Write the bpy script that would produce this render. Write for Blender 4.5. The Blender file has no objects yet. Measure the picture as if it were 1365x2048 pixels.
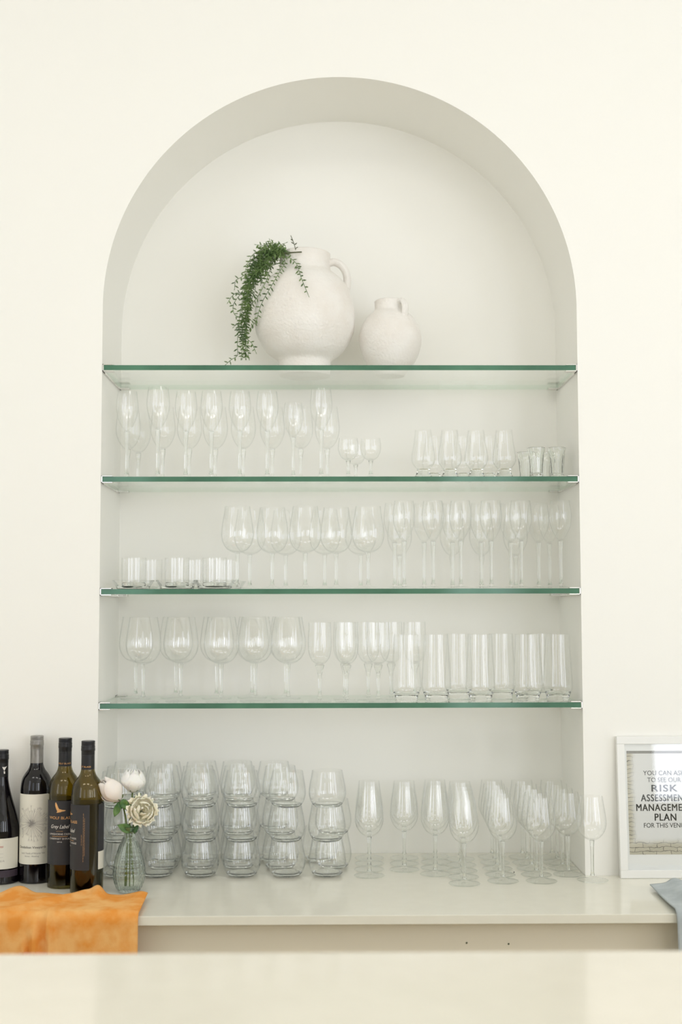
import bpy, bmesh, math, random
from mathutils import Vector, Matrix, noise
random.seed(7)
PI = math.pi
scene = bpy.context.scene
COL = scene.collection

# ------------------------------------------------------------------ camera
EYE = Vector((-.03548, -3.05, 1.53))
FPX, YAW, PITCH, ROLL = 2624.63, .01194, .07363, -.00193
f_ = Vector((math.sin(YAW)*math.cos(PITCH), math.cos(YAW)*math.cos(PITCH), math.sin(PITCH)))
r_ = Vector((math.cos(YAW), -math.sin(YAW), 0)); u_ = r_.cross(f_)
R2 = r_*math.cos(ROLL)+u_*math.sin(ROLL); U2 = -r_*math.sin(ROLL)+u_*math.cos(ROLL)
cam = bpy.data.cameras.new('camera'); camo = bpy.data.objects.new('camera', cam); COL.objects.link(camo)
camo.matrix_world = Matrix(((R2.x, U2.x, -f_.x, EYE.x), (R2.y, U2.y, -f_.y, EYE.y), (R2.z, U2.z, -f_.z, EYE.z), (0, 0, 0, 1)))
cam.sensor_fit = 'HORIZONTAL'; cam.sensor_width = 24; cam.lens = FPX/1365*24
cam.dof.use_dof = True; cam.dof.focus_distance = 2.98; cam.dof.aperture_fstop = 2.4
cam.clip_start = .05
scene.camera = camo

# ------------------------------------------------------------------ view, world
scene.view_settings.view_transform = 'Standard'; scene.view_settings.look = 'None'
scene.view_settings.exposure = -0.99; scene.view_settings.gamma = 1
scene.view_settings.use_curve_mapping = False
w = bpy.data.worlds.new('sky'); scene.world = w; w.use_nodes = True
w.node_tree.nodes['Background'].inputs[0].default_value = (.85, .92, 1, 1)
w.node_tree.nodes['Background'].inputs[1].default_value = 1.0
cy = scene.cycles
cy.max_bounces = 24; cy.diffuse_bounces = 7; cy.glossy_bounces = 4; cy.transmission_bounces = 20
cy.transparent_max_bounces = 112; cy.adaptive_threshold = .03; cy.sample_clamp_indirect = 12; cy.blur_glossy = .5
cy.use_denoising = True; cy.time_limit = 1150

# daylight coming in through each window, some of them added as fill (positions shared with the window builder)
RX, LX, RY, CZ = 4.0, -3.4, -6.4, 3.7       # right wall, left wall, rear wall, ceiling
WINS = [  # (wall, centre along wall, sill, head, width, radiance)
    ('rear', 2.80, 1.02, 3.1, 1.1, 34.0),
    ('rear', 1.1, .75, 2.9, .6, 16.0),  # unseen window, added for frontal fill
    ('rear', -1.9, .75, 2.9, 1.3, 8.0),  # unseen window, added for streaks on the left of the glasses
    ('right', -5.3, .35, 2.9, 1.1, 34.0),
    ('right', -2.9, .35, 2.9, 1.4, 18.0),
    ('left', -3.4, .6, 2.9, 1.4, 15.0)]  # unseen window, added as fill to even out the wall
for wall, c, z0, z1, wd, rad in WINS:
    L = bpy.data.lights.new('daylight_or_fill', 'AREA'); L.shape = 'RECTANGLE'; L.size = wd; L.size_y = z1-z0
    L.energy = rad*wd*(z1-z0); L.color = (.93, .97, 1.075)
    lo = bpy.data.objects.new('daylight_or_fill', L); COL.objects.link(lo)
    zc = (z0+z1)/2
    if wall == 'rear': lo.location = (c, RY-.1, zc); lo.rotation_euler = (PI/2, 0, 0)
    elif wall == 'right': lo.location = (RX+.1, c, zc); lo.rotation_euler = (PI/2, 0, PI/2)
    else: lo.location = (LX-.1, c, zc); lo.rotation_euler = (PI/2, 0, -PI/2)

def ray(px, py): return FPX*f_+(px-682.5)*R2-(py-1024)*U2
def atY(px, py, Y):
    d = ray(px, py); return EYE+d*((Y-EYE.y)/d.y)
def atZ(px, py, Z):
    d = ray(px, py); return EYE+d*((Z-EYE.z)/d.z)
def X_at(px, Y, Z):                      # X of the column seen at px, for a point at depth Y and height Z
    py = 1217
    for _ in range(4):
        p = atY(px, py, Y); py -= (Z-p.z)*FPX/(Y-EYE.y)
    return atY(px, py, Y).x

# ------------------------------------------------------------------ materials
def mat(name, color, rough=.5, metal=0, bump=None, spec=.5, coat=0, sss=0):
    m = bpy.data.materials.new(name); m.use_nodes = True; nt = m.node_tree
    b = nt.nodes['Principled BSDF']
    b.inputs['Base Color'].default_value = (*color, 1); b.inputs['Roughness'].default_value = rough
    b.inputs['Metallic'].default_value = metal; b.inputs['Specular IOR Level'].default_value = spec
    b.inputs['Coat Weight'].default_value = coat
    if sss: b.inputs['Subsurface Weight'].default_value = sss*2; b.inputs['Subsurface Radius'].default_value = (.01, .008, .005)
    if bump:
        n = nt.nodes.new('ShaderNodeTexNoise'); n.inputs['Scale'].default_value = bump[0]; n.inputs['Detail'].default_value = 6
        tc = nt.nodes.new('ShaderNodeTexCoord'); nt.links.new(tc.outputs['Object'], n.inputs['Vector'])
        bp = nt.nodes.new('ShaderNodeBump'); bp.inputs['Strength'].default_value = bump[1]; bp.inputs['Distance'].default_value = bump[2]
        nt.links.new(n.outputs['Fac'], bp.inputs['Height']); nt.links.new(bp.outputs[0], b.inputs['Normal'])
    return m
def vary(m, scale, c1, c2, lo=.35, hi=.65, stretch=(1, 1, 1), detail=5):
    nt = m.node_tree; b = nt.nodes['Principled BSDF']
    tc = nt.nodes.new('ShaderNodeTexCoord'); mp = nt.nodes.new('ShaderNodeMapping'); mp.inputs['Scale'].default_value = stretch
    n = nt.nodes.new('ShaderNodeTexNoise'); n.inputs['Scale'].default_value = scale; n.inputs['Detail'].default_value = detail
    cr = nt.nodes.new('ShaderNodeValToRGB'); e = cr.color_ramp.elements
    e[0].position = lo; e[0].color = (*c1, 1); e[1].position = hi; e[1].color = (*c2, 1)
    nt.links.new(tc.outputs['Object'], mp.inputs[0]); nt.links.new(mp.outputs[0], n.inputs['Vector'])
    nt.links.new(n.outputs['Fac'], cr.inputs[0]); nt.links.new(cr.outputs[0], b.inputs['Base Color'])
    return m
def thin_glass(name, face, edge, power=3.0, ior=1.5, rough=0.0):
    """thin-walled clear glass: straight-through transmission tinted by path length, Fresnel reflection"""
    m = bpy.data.materials.new(name); m.use_nodes = True; nt = m.node_tree; nt.nodes.clear()
    N = nt.nodes.new; Lk = nt.links.new
    out = N('ShaderNodeOutputMaterial'); mix = N('ShaderNodeMixShader'); tr = N('ShaderNodeBsdfTransparent'); gl = N('ShaderNodeBsdfGlossy')
    gl.inputs['Roughness'].default_value = rough; gl.inputs['Color'].default_value = (1, 1, 1, 1)
    fr = N('ShaderNodeFresnel'); geo = N('ShaderNodeNewGeometry'); mr = N('ShaderNodeMapRange')
    mr.inputs['To Min'].default_value = ior; mr.inputs['To Max'].default_value = 1/ior
    Lk(geo.outputs['Backfacing'], mr.inputs['Value']); Lk(mr.outputs[0], fr.inputs['IOR'])
    lw = N('ShaderNodeLayerWeight'); lw.inputs['Blend'].default_value = .5
    pw = N('ShaderNodeMath'); pw.operation = 'POWER'; pw.inputs[1].default_value = power
    Lk(lw.outputs['Facing'], pw.inputs[0])
    mc = N('ShaderNodeMix'); mc.data_type = 'RGBA'
    mc.inputs[6].default_value = (*face, 1); mc.inputs[7].default_value = (*edge, 1)
    Lk(pw.outputs[0], mc.inputs[0]); Lk(mc.outputs[2], tr.inputs[0])
    Lk(fr.outputs[0], mix.inputs[0]); Lk(tr.outputs[0], mix.inputs[1]); Lk(gl.outputs[0], mix.inputs[2]); Lk(mix.outputs[0], out.inputs[0])
    return m
def solid_glass(name, color, ior=1.5, bump=None):
    m = bpy.data.materials.new(name); m.use_nodes = True; nt = m.node_tree; nt.nodes.clear()
    out = nt.nodes.new('ShaderNodeOutputMaterial'); g = nt.nodes.new('ShaderNodeBsdfGlass')
    g.inputs['Color'].default_value = (*color, 1); g.inputs['IOR'].default_value = ior; g.inputs['Roughness'].default_value = 0
    nt.links.new(g.outputs[0], out.inputs[0])
    if bump:
        n = nt.nodes.new('ShaderNodeTexVoronoi'); n.inputs['Scale'].default_value = bump[0]
        bp = nt.nodes.new('ShaderNodeBump'); bp.inputs['Strength'].default_value = bump[1]; bp.inputs['Distance'].default_value = .002
        nt.links.new(n.outputs[0], bp.inputs['Height']); nt.links.new(bp.outputs[0], g.inputs['Normal'])
    return m

M = {}
M['wall'] = mat('cream_wall_paint', (.92, .91, .86), .6, bump=(180, .04, .002))
M['ceiling'] = mat('white_ceiling_paint', (.91, .905, .88), .8)
M['floor'] = vary(mat('pale_oak_floor', (.5, .42, .32), .4), 6, (.72, .67, .57), (.78, .73, .63), stretch=(1, 8, 1))
M['stone'] = vary(mat('cream_stone', (.72, .66, .53), .12, spec=.5), 30, (.83, .81, .71), (.85, .83, .73))
M['bar'] = vary(mat('cream_bar_top', (.76, .7, .58), .1, spec=.5), 20, (.84, .80, .69), (.86, .82, .71))
M['cab'] = mat('beige_cabinet_lacquer', (.82, .76, .63), .45)
M['dark'] = mat('dark_gap', (.05, .05, .05), .8)
M['glass'] = thin_glass('clear_glass', (.998, .999, .998), (.50, .56, .52), 10.0)
M['glass_grey'] = thin_glass('clear_tumbler_glass', (.996, .998, .997), (.42, .47, .48), 9)
M['glass_foot'] = thin_glass('clear_foot_glass', (.997, .999, .997), (.62, .70, .65), 9)
M['glass_solid'] = solid_glass('solid_clear_glass', (.99, .997, .992))
M['glass_vase'] = solid_glass('cut_glass', (.97, .99, .975))
M['pane'] = thin_glass('shelf_glass', (.990, .997, .992), (.93, .975, .945), 10, ior=1.3)
M['pane_edge'] = vary(mat('green_glass_edge', (.08, .27, .17), .08), 5, (.035, .12, .07), (.09, .24, .15), .3, .7)
M['pane_back'] = thin_glass('shelf_glass_rear_edge', (.80, .90, .84), (.7, .84, .76), 4)
M['chrome'] = mat('chrome', (.78, .77, .74), .16, 1)
M['plaster'] = mat('white_plaster', (.82, .78, .72), .85, bump=(150, .6, .004)); vary(M['plaster'], 14, (.84, .80, .745), (.89, .87, .83))
M['leaf'] = vary(mat('trailing_leaf', (.1, .2, .04), .5, sss=0), 40, (.055, .115, .028), (.19, .29, .09))
M['stem'] = mat('woody_stem', (.08, .09, .035), .6)
M['rose_leaf'] = vary(mat('rose_leaf', (.05, .16, .04), .4), 60, (.035, .12, .03), (.13, .25, .06))
M['rose_stem'] = mat('rose_stem', (.12, .17, .035), .5)
M['petal'] = mat('white_petal', (.93, .92, .88), .55, sss=.15)
M['petal_pink'] = mat('blush_petal', (.92, .86, .80), .55, sss=.15)
M['petal_cream'] = vary(mat('cream_petal', (.86, .8, .6), .6, sss=.15), 50, (.90, .86, .68), (.93, .90, .78))
M['black_glass'] = mat('dark_wine_bottle_glass', (.004, .003, .004), .04, spec=.5)
M['olive'] = thin_glass('olive_bottle_glass', (.64, .57, .17), (.13, .11, .02), 2.0)
M['wine'] = mat('red_wine', (.006, .002, .002), .35, spec=.15)
M['cap_black'] = mat('black_cap', (.018, .018, .02), .3, .3)
M['cap_silver'] = vary(mat('silver_cap', (.4, .39, .37), .38, .6), 60, (.13, .125, .115), (.36, .35, .33), stretch=(1, 1, .3))
M['label_cream'] = mat('cream_paper', (.78, .765, .67), .7)
M['label_black'] = mat('charcoal_paper', (.028, .028, .032), .6)
M['label_band'] = mat('plum_paper', (.05, .035, .05), .6)
M['gold'] = mat('gold_ink', (.75, .42, .17), .35, .3)
M['white_ink'] = mat('white_ink', (.8, .78, .74), .6)
M['dark_ink'] = mat('dark_ink', (.06, .05, .045), .7)
M['grey_ink'] = mat('grey_ink', (.075, .08, .078), .7)
M['soft_ink'] = mat('soft_grey_ink', (.28, .27, .25), .7)
M['red_ink'] = mat('red_ink', (.55, .07, .05), .7)
M['frame'] = mat('white_frame_lacquer', (.86, .86, .83), .35)
M['paper'] = mat('white_paper', (.88, .88, .88), .7)
M['frame_glass'] = thin_glass('picture_glass', (.985, .99, .985), (.95, .96, .95), 4)
def towel(name, a, b, c):
    m = mat(name, a, .95, spec=.1); vary(m, 22, b, c, .38, .62, detail=8)
    nt = m.node_tree; n = nt.nodes.new('ShaderNodeTexNoise'); n.inputs['Scale'].default_value = 900; n.inputs['Detail'].default_value = 3
    tc = nt.nodes.new('ShaderNodeTexCoord'); nt.links.new(tc.outputs['Object'], n.inputs['Vector'])
    bp = nt.nodes.new('ShaderNodeBump'); bp.inputs['Strength'].default_value = .6; bp.inputs['Distance'].default_value = .002
    nt.links.new(n.outputs['Fac'], bp.inputs['Height']); nt.links.new(bp.outputs[0], nt.nodes['Principled BSDF'].inputs['Normal'])
    return m
M['orange'] = towel('orange_terry', (.9, .45, .15), (.90, .355, .07), (.98, .55, .20))
M['grey_cloth'] = towel('grey_microfibre', (.42, .46, .47), (.47, .52, .54), (.57, .62, .64))

# ------------------------------------------------------------------ helpers
def link(name, me, parent=None, m=None, smooth=True):
    if isinstance(me, bmesh.types.BMesh):
        if smooth:
            me.normal_update()
            for e in me.edges: e.smooth = not (len(e.link_faces) == 2 and e.calc_face_angle(0) > .75)
        d = bpy.data.meshes.new(name); me.to_mesh(d); me.free(); me = d
        if smooth:
            for p in me.polygons: p.use_smooth = True
    if m is not None:
        for k in (m if isinstance(m, (list, tuple)) else [m]): me.materials.append(k)
    o = bpy.data.objects.new(name, me); COL.objects.link(o)
    if parent is not None: o.parent = parent
    return o
def thing(name, label, cat, loc=(0, 0, 0), rz=0, group=None):
    o = bpy.data.objects.new(name, None); COL.objects.link(o); o.empty_display_size = .02
    o.location = loc; o.rotation_euler = (0, 0, rz); tag(o, label, cat, group); return o
def tag(o, label, cat, group=None):
    o['label'] = label; o['category'] = cat
    if group: o['group'] = group
    return o
def kids(o): return [c for c in COL.objects if c.parent == o]
KIDS = {}
def copy_tree(o, kmap):
    c = o.copy(); COL.objects.link(c)
    for ch in kmap: 
        d = ch.copy(); COL.objects.link(d); d.parent = c
    return c
def box(bm, x0, x1, y0, y1, z0, z1, mi=0):
    v = [bm.verts.new((x, y, z)) for x in (x0, x1) for y in (y0, y1) for z in (z0, z1)]
    fs = []
    for q in ((0, 1, 3, 2), (4, 6, 7, 5), (0, 4, 5, 1), (2, 3, 7, 6), (0, 2, 6, 4), (1, 5, 7, 3)):
        f = bm.faces.new([v[i] for i in q]); f.material_index = mi; fs.append(f)
    return fs
def bevel(o, wd, seg=2):
    md = o.modifiers.new('bevel', 'BEVEL'); md.width = wd; md.segments = seg; md.limit_method = 'ANGLE'; return o
def lathe(prof, seg=48, bm=None, rfun=None):
    """prof: list of (r, z) running over the closed outline; r=0 gives an axis point"""
    bm = bm or bmesh.new(); rings = []
    for r, z in prof:
        if r < 1e-6: rings.append([bm.verts.new((0, 0, z))])
        else:
            ring = []
            for k in range(seg):
                a = 2*PI*k/seg; rr = rfun(r, a, z) if rfun else r
                ring.append(bm.verts.new((rr*math.cos(a), rr*math.sin(a), z)))
            rings.append(ring)
    for A, B in zip(rings, rings[1:]):
        if len(A) == 1 and len(B) == 1: continue
        for k in range(seg):
            k2 = (k+1) % seg
            if len(A) == 1: bm.faces.new((A[0], B[k], B[k2]))
            elif len(B) == 1: bm.faces.new((A[k], A[k2], B[0]))
            else: bm.faces.new((A[k], A[k2], B[k2], B[k]))
    bmesh.ops.recalc_face_normals(bm, faces=bm.faces)
    return bm
def spline(pts, n=6):
    """Catmull-Rom through the points"""
    P = [Vector(p) for p in pts]; out = []
    for i in range(len(P)-1):
        a = P[i-1] if i else P[0]*2-P[1]; b = P[i]; c = P[i+1]; d = P[i+2] if i+2 < len(P) else P[-1]*2-P[-2]
        for k in range(n):
            t = k/n; out.append(.5*((2*b)+(c-a)*t+(2*a-5*b+4*c-d)*t*t+(3*b-a-3*c+d)*t**3))
    out.append(P[-1]); return out
def prof2(pts, n=5): return [(max(0, p.x), p.y) for p in spline([(a, b, 0) for a, b in pts], n)]
def tube(bm, pts, rad, seg=8, cap=True, flat=None):
    pts = [Vector(p) for p in pts]; rings = []
    for i, p in enumerate(pts):
        t = (pts[min(i+1, len(pts)-1)]-pts[max(i-1, 0)]).normalized()
        a = t.cross(Vector((0, 1, 0.05)));  a = a.normalized() if a.length > 1e-4 else Vector((1, 0, 0))
        b = t.cross(a).normalized(); r = rad(i/(len(pts)-1)) if callable(rad) else rad
        ra, rb = (r, r) if flat is None else (r*flat[0], r*flat[1])
        rings.append([bm.verts.new(p+a*ra*math.cos(2*PI*k/seg)+b*rb*math.sin(2*PI*k/seg)) for k in range(seg)])
    for A, B in zip(rings, rings[1:]):
        for k in range(seg): bm.faces.new((A[k], A[(k+1) % seg], B[(k+1) % seg], B[k]))
    if cap: bm.faces.new(rings[0]); bm.faces.new(rings[-1])
    bmesh.ops.recalc_face_normals(bm, faces=bm.faces)
    return bm
def text2d(s, width=None, height=None, cx=0, cy_=0, bold=0.0, shear=0.0, align='c', rot=False, spacing=1.0):
    """outline of a line of text as (verts, faces) in the plane, scaled to a width or cap height"""
    c = bpy.data.curves.new('t', 'FONT'); c.body = s; c.shear = shear; c.resolution_u = 3; c.space_character = spacing
    o = bpy.data.objects.new('t', c); COL.objects.link(o)
    bpy.context.view_layer.update()
    me = bpy.data.meshes.new_from_object(o.evaluated_get(bpy.context.evaluated_depsgraph_get()))
    bpy.data.objects.remove(o); bpy.data.curves.remove(c)
    xs = [v.co.x for v in me.vertices]; ys = [v.co.y for v in me.vertices]
    x0, x1, y0, y1 = min(xs), max(xs), min(ys), max(ys)
    kx = (width/(x1-x0)) if width else None; ky = (height/(y1-y0)) if height else None
    kx = kx or ky; ky = ky or kx
    ox = {'c': (x0+x1)/2, 'l': x0, 'r': x1}[align]
    V = [((v.co.x-ox)*kx, (v.co.y-(y0+y1)/2)*ky) for v in me.vertices]
    if rot: V = [(-y, x) for x, y in V]
    V = [(x+cx, y+cy_) for x, y in V]
    Fc = [tuple(p.vertices) for p in me.polygons]; bpy.data.meshes.remove(me)
    if bold:                                   # heavier strokes: the outline repeated a hair to each side
        n = len(V); d = bold*ky; base = list(V); F0 = list(Fc)
        for q, (sx_, sy_) in enumerate(((d, d*.5), (-d, -d*.5), (d, -d*.5), (-d, d*.5))):
            V = V+[(x+sx_, y+sy_) for x, y in base]; Fc = Fc+[tuple(i+n*(q+1) for i in f) for f in F0]
    return V, Fc
def mesh2d(items, fn):
    bm = bmesh.new()
    for V, Fc in items:
        vs = [bm.verts.new(fn(x, y)) for x, y in V]
        for q in Fc:
            try: bm.faces.new([vs[i] for i in q])
            except ValueError: pass
    return bm
def stroke(x0, y0, x1, y1, wd, n=4):
    dx, dy = x1-x0, y1-y0; L = math.hypot(dx, dy) or 1; nx, ny = -dy/L*wd/2, dx/L*wd/2; V = []; Fc = []
    for i in range(n+1):
        t = i/n; V += [(x0+dx*t+nx, y0+dy*t+ny), (x0+dx*t-nx, y0+dy*t-ny)]
    for i in range(n): Fc.append((2*i, 2*i+1, 2*i+3, 2*i+2))
    return V, Fc
ORD = ['first', 'second', 'third', 'fourth', 'fifth', 'sixth', 'seventh', 'eighth', 'ninth', 'tenth', 'eleventh', 'twelfth']
def struct(o): o['kind'] = 'structure'; return o

# ------------------------------------------------------------------ room shell
W, D, ZC = 1.118, .288, 2.238; CT = .92
Rn = W/2
bm = bmesh.new()
NA = 96; arch = [(Rn*math.cos(PI*k/NA), ZC+Rn*math.sin(PI*k/NA)) for k in range(NA+1)]     # right to left
Zb, Zt = CT-.02, CZ
def V3(x, y, z): return bm.verts.new((x, y, z))
front = [V3(x, 0, z) for x, z in arch]; back = [V3(x, D, z) for x, z in arch]
topv = [V3(x if 0 < k < NA else (Rn if k == 0 else -Rn), 0, Zt) for k, (x, z) in enumerate(arch)]
for k in range(NA):
    bm.faces.new((front[k], front[k+1], topv[k+1], topv[k]))
    bm.faces.new((front[k], back[k], back[k+1], front[k+1]))
fb = [V3(Rn, 0, Zb), V3(-Rn, 0, Zb)]; bb = [V3(Rn, D, Zb), V3(-Rn, D, Zb)]
bm.faces.new((fb[0], bb[0], back[0], front[0])); bm.faces.new((fb[1], front[-1], back[-1], bb[1]))
bm.faces.new([bb[1], bb[0]]+back)                                # rear of the niche
bm.faces.new((fb[0], fb[1], bb[1], bb[0]))                       # bed under the worktop
wr = [V3(RX, 0, Zb), V3(RX, 0, ZC), V3(RX, 0, Zt)]; wl = [V3(LX, 0, Zb), V3(LX, 0, ZC), V3(LX, 0, Zt)]
bm.faces.new((fb[0], front[0], wr[1], wr[0])); bm.faces.new((front[0], topv[0], wr[2], wr[1]))
bm.faces.new((fb[1], wl[0], wl[1], front[-1])); bm.faces.new((front[-1], wl[1], wl[2], topv[-1]))
lo = [V3(LX, 0, 0), V3(-Rn, 0, 0), V3(Rn, 0, 0), V3(RX, 0, 0)]
bm.faces.new((lo[0], lo[1], fb[1], wl[0])); bm.faces.new((lo[1], lo[2], fb[0], fb[1])); bm.faces.new((lo[2], lo[3], wr[0], fb[0]))
o = struct(link('wall_back', bm, None, M['wall']))

def wall_with_windows(name, length0, length1, wins, fn, th=.1):
    """flat wall made of blocks round its window openings; fn maps (along, depth, z) to world"""
    bm = bmesh.new()
    def bx(a0, a1, z0, z1):
        v = [bm.verts.new(fn(a, d, z)) for a in (a0, a1) for d in (0, th) for z in (z0, z1)]
        for q in ((0, 1, 3, 2), (4, 6, 7, 5), (0, 4, 5, 1), (2, 3, 7, 6), (0, 2, 6, 4), (1, 5, 7, 3)): bm.faces.new([v[i] for i in q])
    a = length0
    for c, z0, z1, wd in sorted(wins):
        bx(a, c-wd/2, 0, CZ); bx(c-wd/2, c+wd/2, 0, z0); bx(c-wd/2, c+wd/2, z1, CZ); a = c+wd/2
    bx(a, length1, 0, CZ)
    bmesh.ops.recalc_face_normals(bm, faces=bm.faces)
    return struct(link(name, bm, None, M['wall'], False))
wall_with_windows('wall_rear', LX, RX, [(c, a, b, wd) for s, c, a, b, wd, _ in WINS if s == 'rear'], lambda a, d, z: (a, RY-d, z))
wall_with_windows('wall_right', RY, 0, [(c, a, b, wd) for s, c, a, b, wd, _ in WINS if s == 'right'], lambda a, d, z: (RX+d, a, z))
wall_with_windows('wall_left', RY, 0, [(c, a, b, wd) for s, c, a, b, wd, _ in WINS if s == 'left'], lambda a, d, z: (LX-d, a, z))
bm = bmesh.new(); box(bm, LX, RX, RY, 0, -.1, 0); struct(link('floor', bm, None, M['floor'], False))
bm = bmesh.new(); box(bm, LX, RX, RY, 0, CZ, CZ+.1); struct(link('ceiling', bm, None, M['ceiling'], False))
for i, (wall, c, z0, z1, wd, _) in enumerate(WINS):
    bm = bmesh.new(); t = .045
    def fbx(a0, a1, b0, b1):
        if wall == 'rear': box(bm, c+a0, c+a1, RY-.07, RY-.01, b0, b1)
        elif wall == 'right': box(bm, RX+.01, RX+.07, c+a0, c+a1, b0, b1)
        else: box(bm, LX-.07, LX-.01, c+a0, c+a1, b0, b1)
    h = wd/2
    fbx(-h, -h+t, z0, z1); fbx(h-t, h, z0, z1); fbx(-h+t, h-t, z0, z0+t); fbx(-h+t, h-t, z1-t, z1)
    fbx(-.02, .02, z0+t, z1-t); fbx(-h+t, -.02, z0+(z1-z0)*.62, z0+(z1-z0)*.62+.03); fbx(.02, h-t, z0+(z1-z0)*.62, z0+(z1-z0)*.62+.03)
    struct(link('window_%d' % (i+1), bm, None, M['frame'], False))  # left, rear-left and rear-centre ones frame the added fill lights

em = bpy.data.materials.new('fill_emitter'); em.use_nodes = True; en = em.node_tree.nodes; en['Principled BSDF'].inputs['Emission Color'].default_value = (1, .97, .92, 1)
en['Principled BSDF'].inputs['Emission Strength'].default_value = 10.0
for x, nm in ((-1.6, 'left'), (0, 'middle'), (1.6, 'right')):  # unseen glowing panels, added to lift the worktop and lower niche
    t = thing('ceiling_fill_panel', 'unseen white ceiling panel added to brighten the worktop, %s of the three' % nm, 'ceiling light', (x, -2.3, CZ), 0, 'added ceiling fill panels')
    bm = bmesh.new(); box(bm, -.48, .48, -.28, .28, -.04, -.001); link('frame', bm, t, M['ceiling'], False)
    bm = bmesh.new(); box(bm, -.45, .45, -.25, .25, -.046, -.0405); link('fill_surface', bm, t, em, False)

# ------------------------------------------------------------------ worktop, cabinets, bar
TF = -.382
bm = bmesh.new()
pl_ = [(-1.9, TF), (1.9, TF), (1.9, -.0005), (Rn-.001, -.0005), (Rn-.001, D-.001), (-Rn+.001, D-.001), (-Rn+.001, -.0005), (-1.9, -.0005)]
lo_ = [bm.verts.new((x, y, CT-.018)) for x, y in pl_]; hi_ = [bm.verts.new((x, y, CT)) for x, y in pl_]
bm.faces.new(hi_); bm.faces.new(lo_[::-1])
for k in range(8): bm.faces.new((lo_[k], lo_[(k+1) % 8], hi_[(k+1) % 8], hi_[k]))
bmesh.ops.recalc_face_normals(bm, faces=bm.faces)
o = link('worktop', bm, None, M['stone'], False)
tag(o, 'long cream stone worktop running into the arched niche', 'worktop'); bevel(o, .0012)
for (x0, x1, lb) in ((-1.88, .715, 'wide beige base cabinet under the worktop, left of the dark gap'), (.745, 1.88, 'beige base cabinet under the far right end of the worktop')):
    t = thing('base_cabinet', lb, 'cabinet', ((x0+x1)/2, -.18, 0)); h = (x1-x0)/2
    bm = bmesh.new(); box(bm, -h, h, -.14, .178, .1, CT-.019); link('carcass', bm, t, M['cab'], False)
    bm = bmesh.new(); box(bm, -h, h, -.162, -.141, .1, CT-.024); bevel(link('front_panel', bm, t, M['cab'], False), .001)
    bm = bmesh.new(); box(bm, -h, h, -.11, .17, 0, .1); link('plinth', bm, t, M['cab'], False)
    if x0 < 0:
        # small chips and spots on the panel
        for px, py in ((934, 1886), (1018, 1888)):
            q = atY(px, py, -.343); bm = bmesh.new(); bmesh.ops.create_icosphere(bm, subdivisions=1, radius=.0022)
            for v in bm.verts: v.co.y *= .2
            s = link('chip', bm, t, M['stem']); s.location = (q.x-t.location.x, -.1625, q.z)
BE = -1.279; BH = 1.078
t = thing('bar_counter', 'pale cream bar counter with a glossy top in the foreground', 'counter', (0, BE-.32, 0))
bm = bmesh.new(); box(bm, -1.9, 2.1, -.32, .32, BH-.04, BH); bevel(link('counter_top', bm, t, M['bar'], False), .003, 3)
bm = bmesh.new(); box(bm, -1.85, 2.05, -.28, .27, .08, BH-.04); link('body', bm, t, M['cab'], False)
bm = bmesh.new(); box(bm, -1.85, 2.05, -.25, .23, 0, .08); link('plinth', bm, t, M['cab'], False)

# ------------------------------------------------------------------ glass shelves and brackets
ZS = [2.1013, 1.8383, 1.5764, 1.3134]; TH = .0118; SD = D-.014
SN = ['uppermost glass shelf', 'second glass shelf from the top', 'third glass shelf from the top', 'lowest glass shelf']
SL = ['clear glass shelf with green edge, uppermost, carrying the two plaster vases', 'clear glass shelf with green edge, second from the top, under the flutes and shot glasses',
      'clear glass shelf with green edge, third from the top, under the small glass dishes', 'clear glass shelf with green edge, lowest, under the highball tumblers']
for i, z in enumerate(ZS):
    t = thing('glass_shelf', SL[i], 'shelf', (0, 0, z), 0, 'glass shelves in the niche')
    hw = Rn-.004
    bm = bmesh.new(); box(bm, -hw, hw, .002, SD, -TH, 0)
    for f in bm.faces:
        f.material_index = 0 if abs(f.normal.z) > .5 else 1
    bm.faces.ensure_lookup_table(); bmesh.ops.recalc_face_normals(bm, faces=bm.faces)
    for f in bm.faces: f.normal_update(); f.material_index = 0 if abs(f.normal.z) > .5 else (1 if f.normal.y < -.5 else 2)
    link('pane', bm, t, [M['pane'], M['pane_edge'], M['pane_back']], False)
    for s in (-1, 1):
        side = 'left' if s < 0 else 'right'
        b = thing('shelf_bracket', 'slim chrome bracket holding the %s end of the %s' % (side, SN[i]), 'bracket', (s*Rn, 0, z), 0, 'chrome shelf brackets')
        def cl(name, y0, y1, wd):
            bm = bmesh.new()
            box(bm, -s*wd, -s*.0005, y0, y1, .0002, .0026); box(bm, -s*wd, -s*.0005, y0, y1, -TH-.0030, -TH-.0002)
            box(bm, -s*.0035, -s*.0005, y0, y1, -TH-.003, .0026)
            bmesh.ops.recalc_face_normals(bm, faces=bm.faces)
            bevel(link(name, bm, b, M['chrome'], False), .0006)
        cl('front_clamp', .0, .022, .027); cl('rear_clamp', SD-.03, SD-.002, .027)
        bm = bmesh.new(); box(bm, -s*.004, -s*.0005, .022, SD-.03, -TH-.005, -TH-.0005); bmesh.ops.recalc_face_normals(bm, faces=bm.faces)
        link('rail', bm, b, M['chrome'], False)

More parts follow.
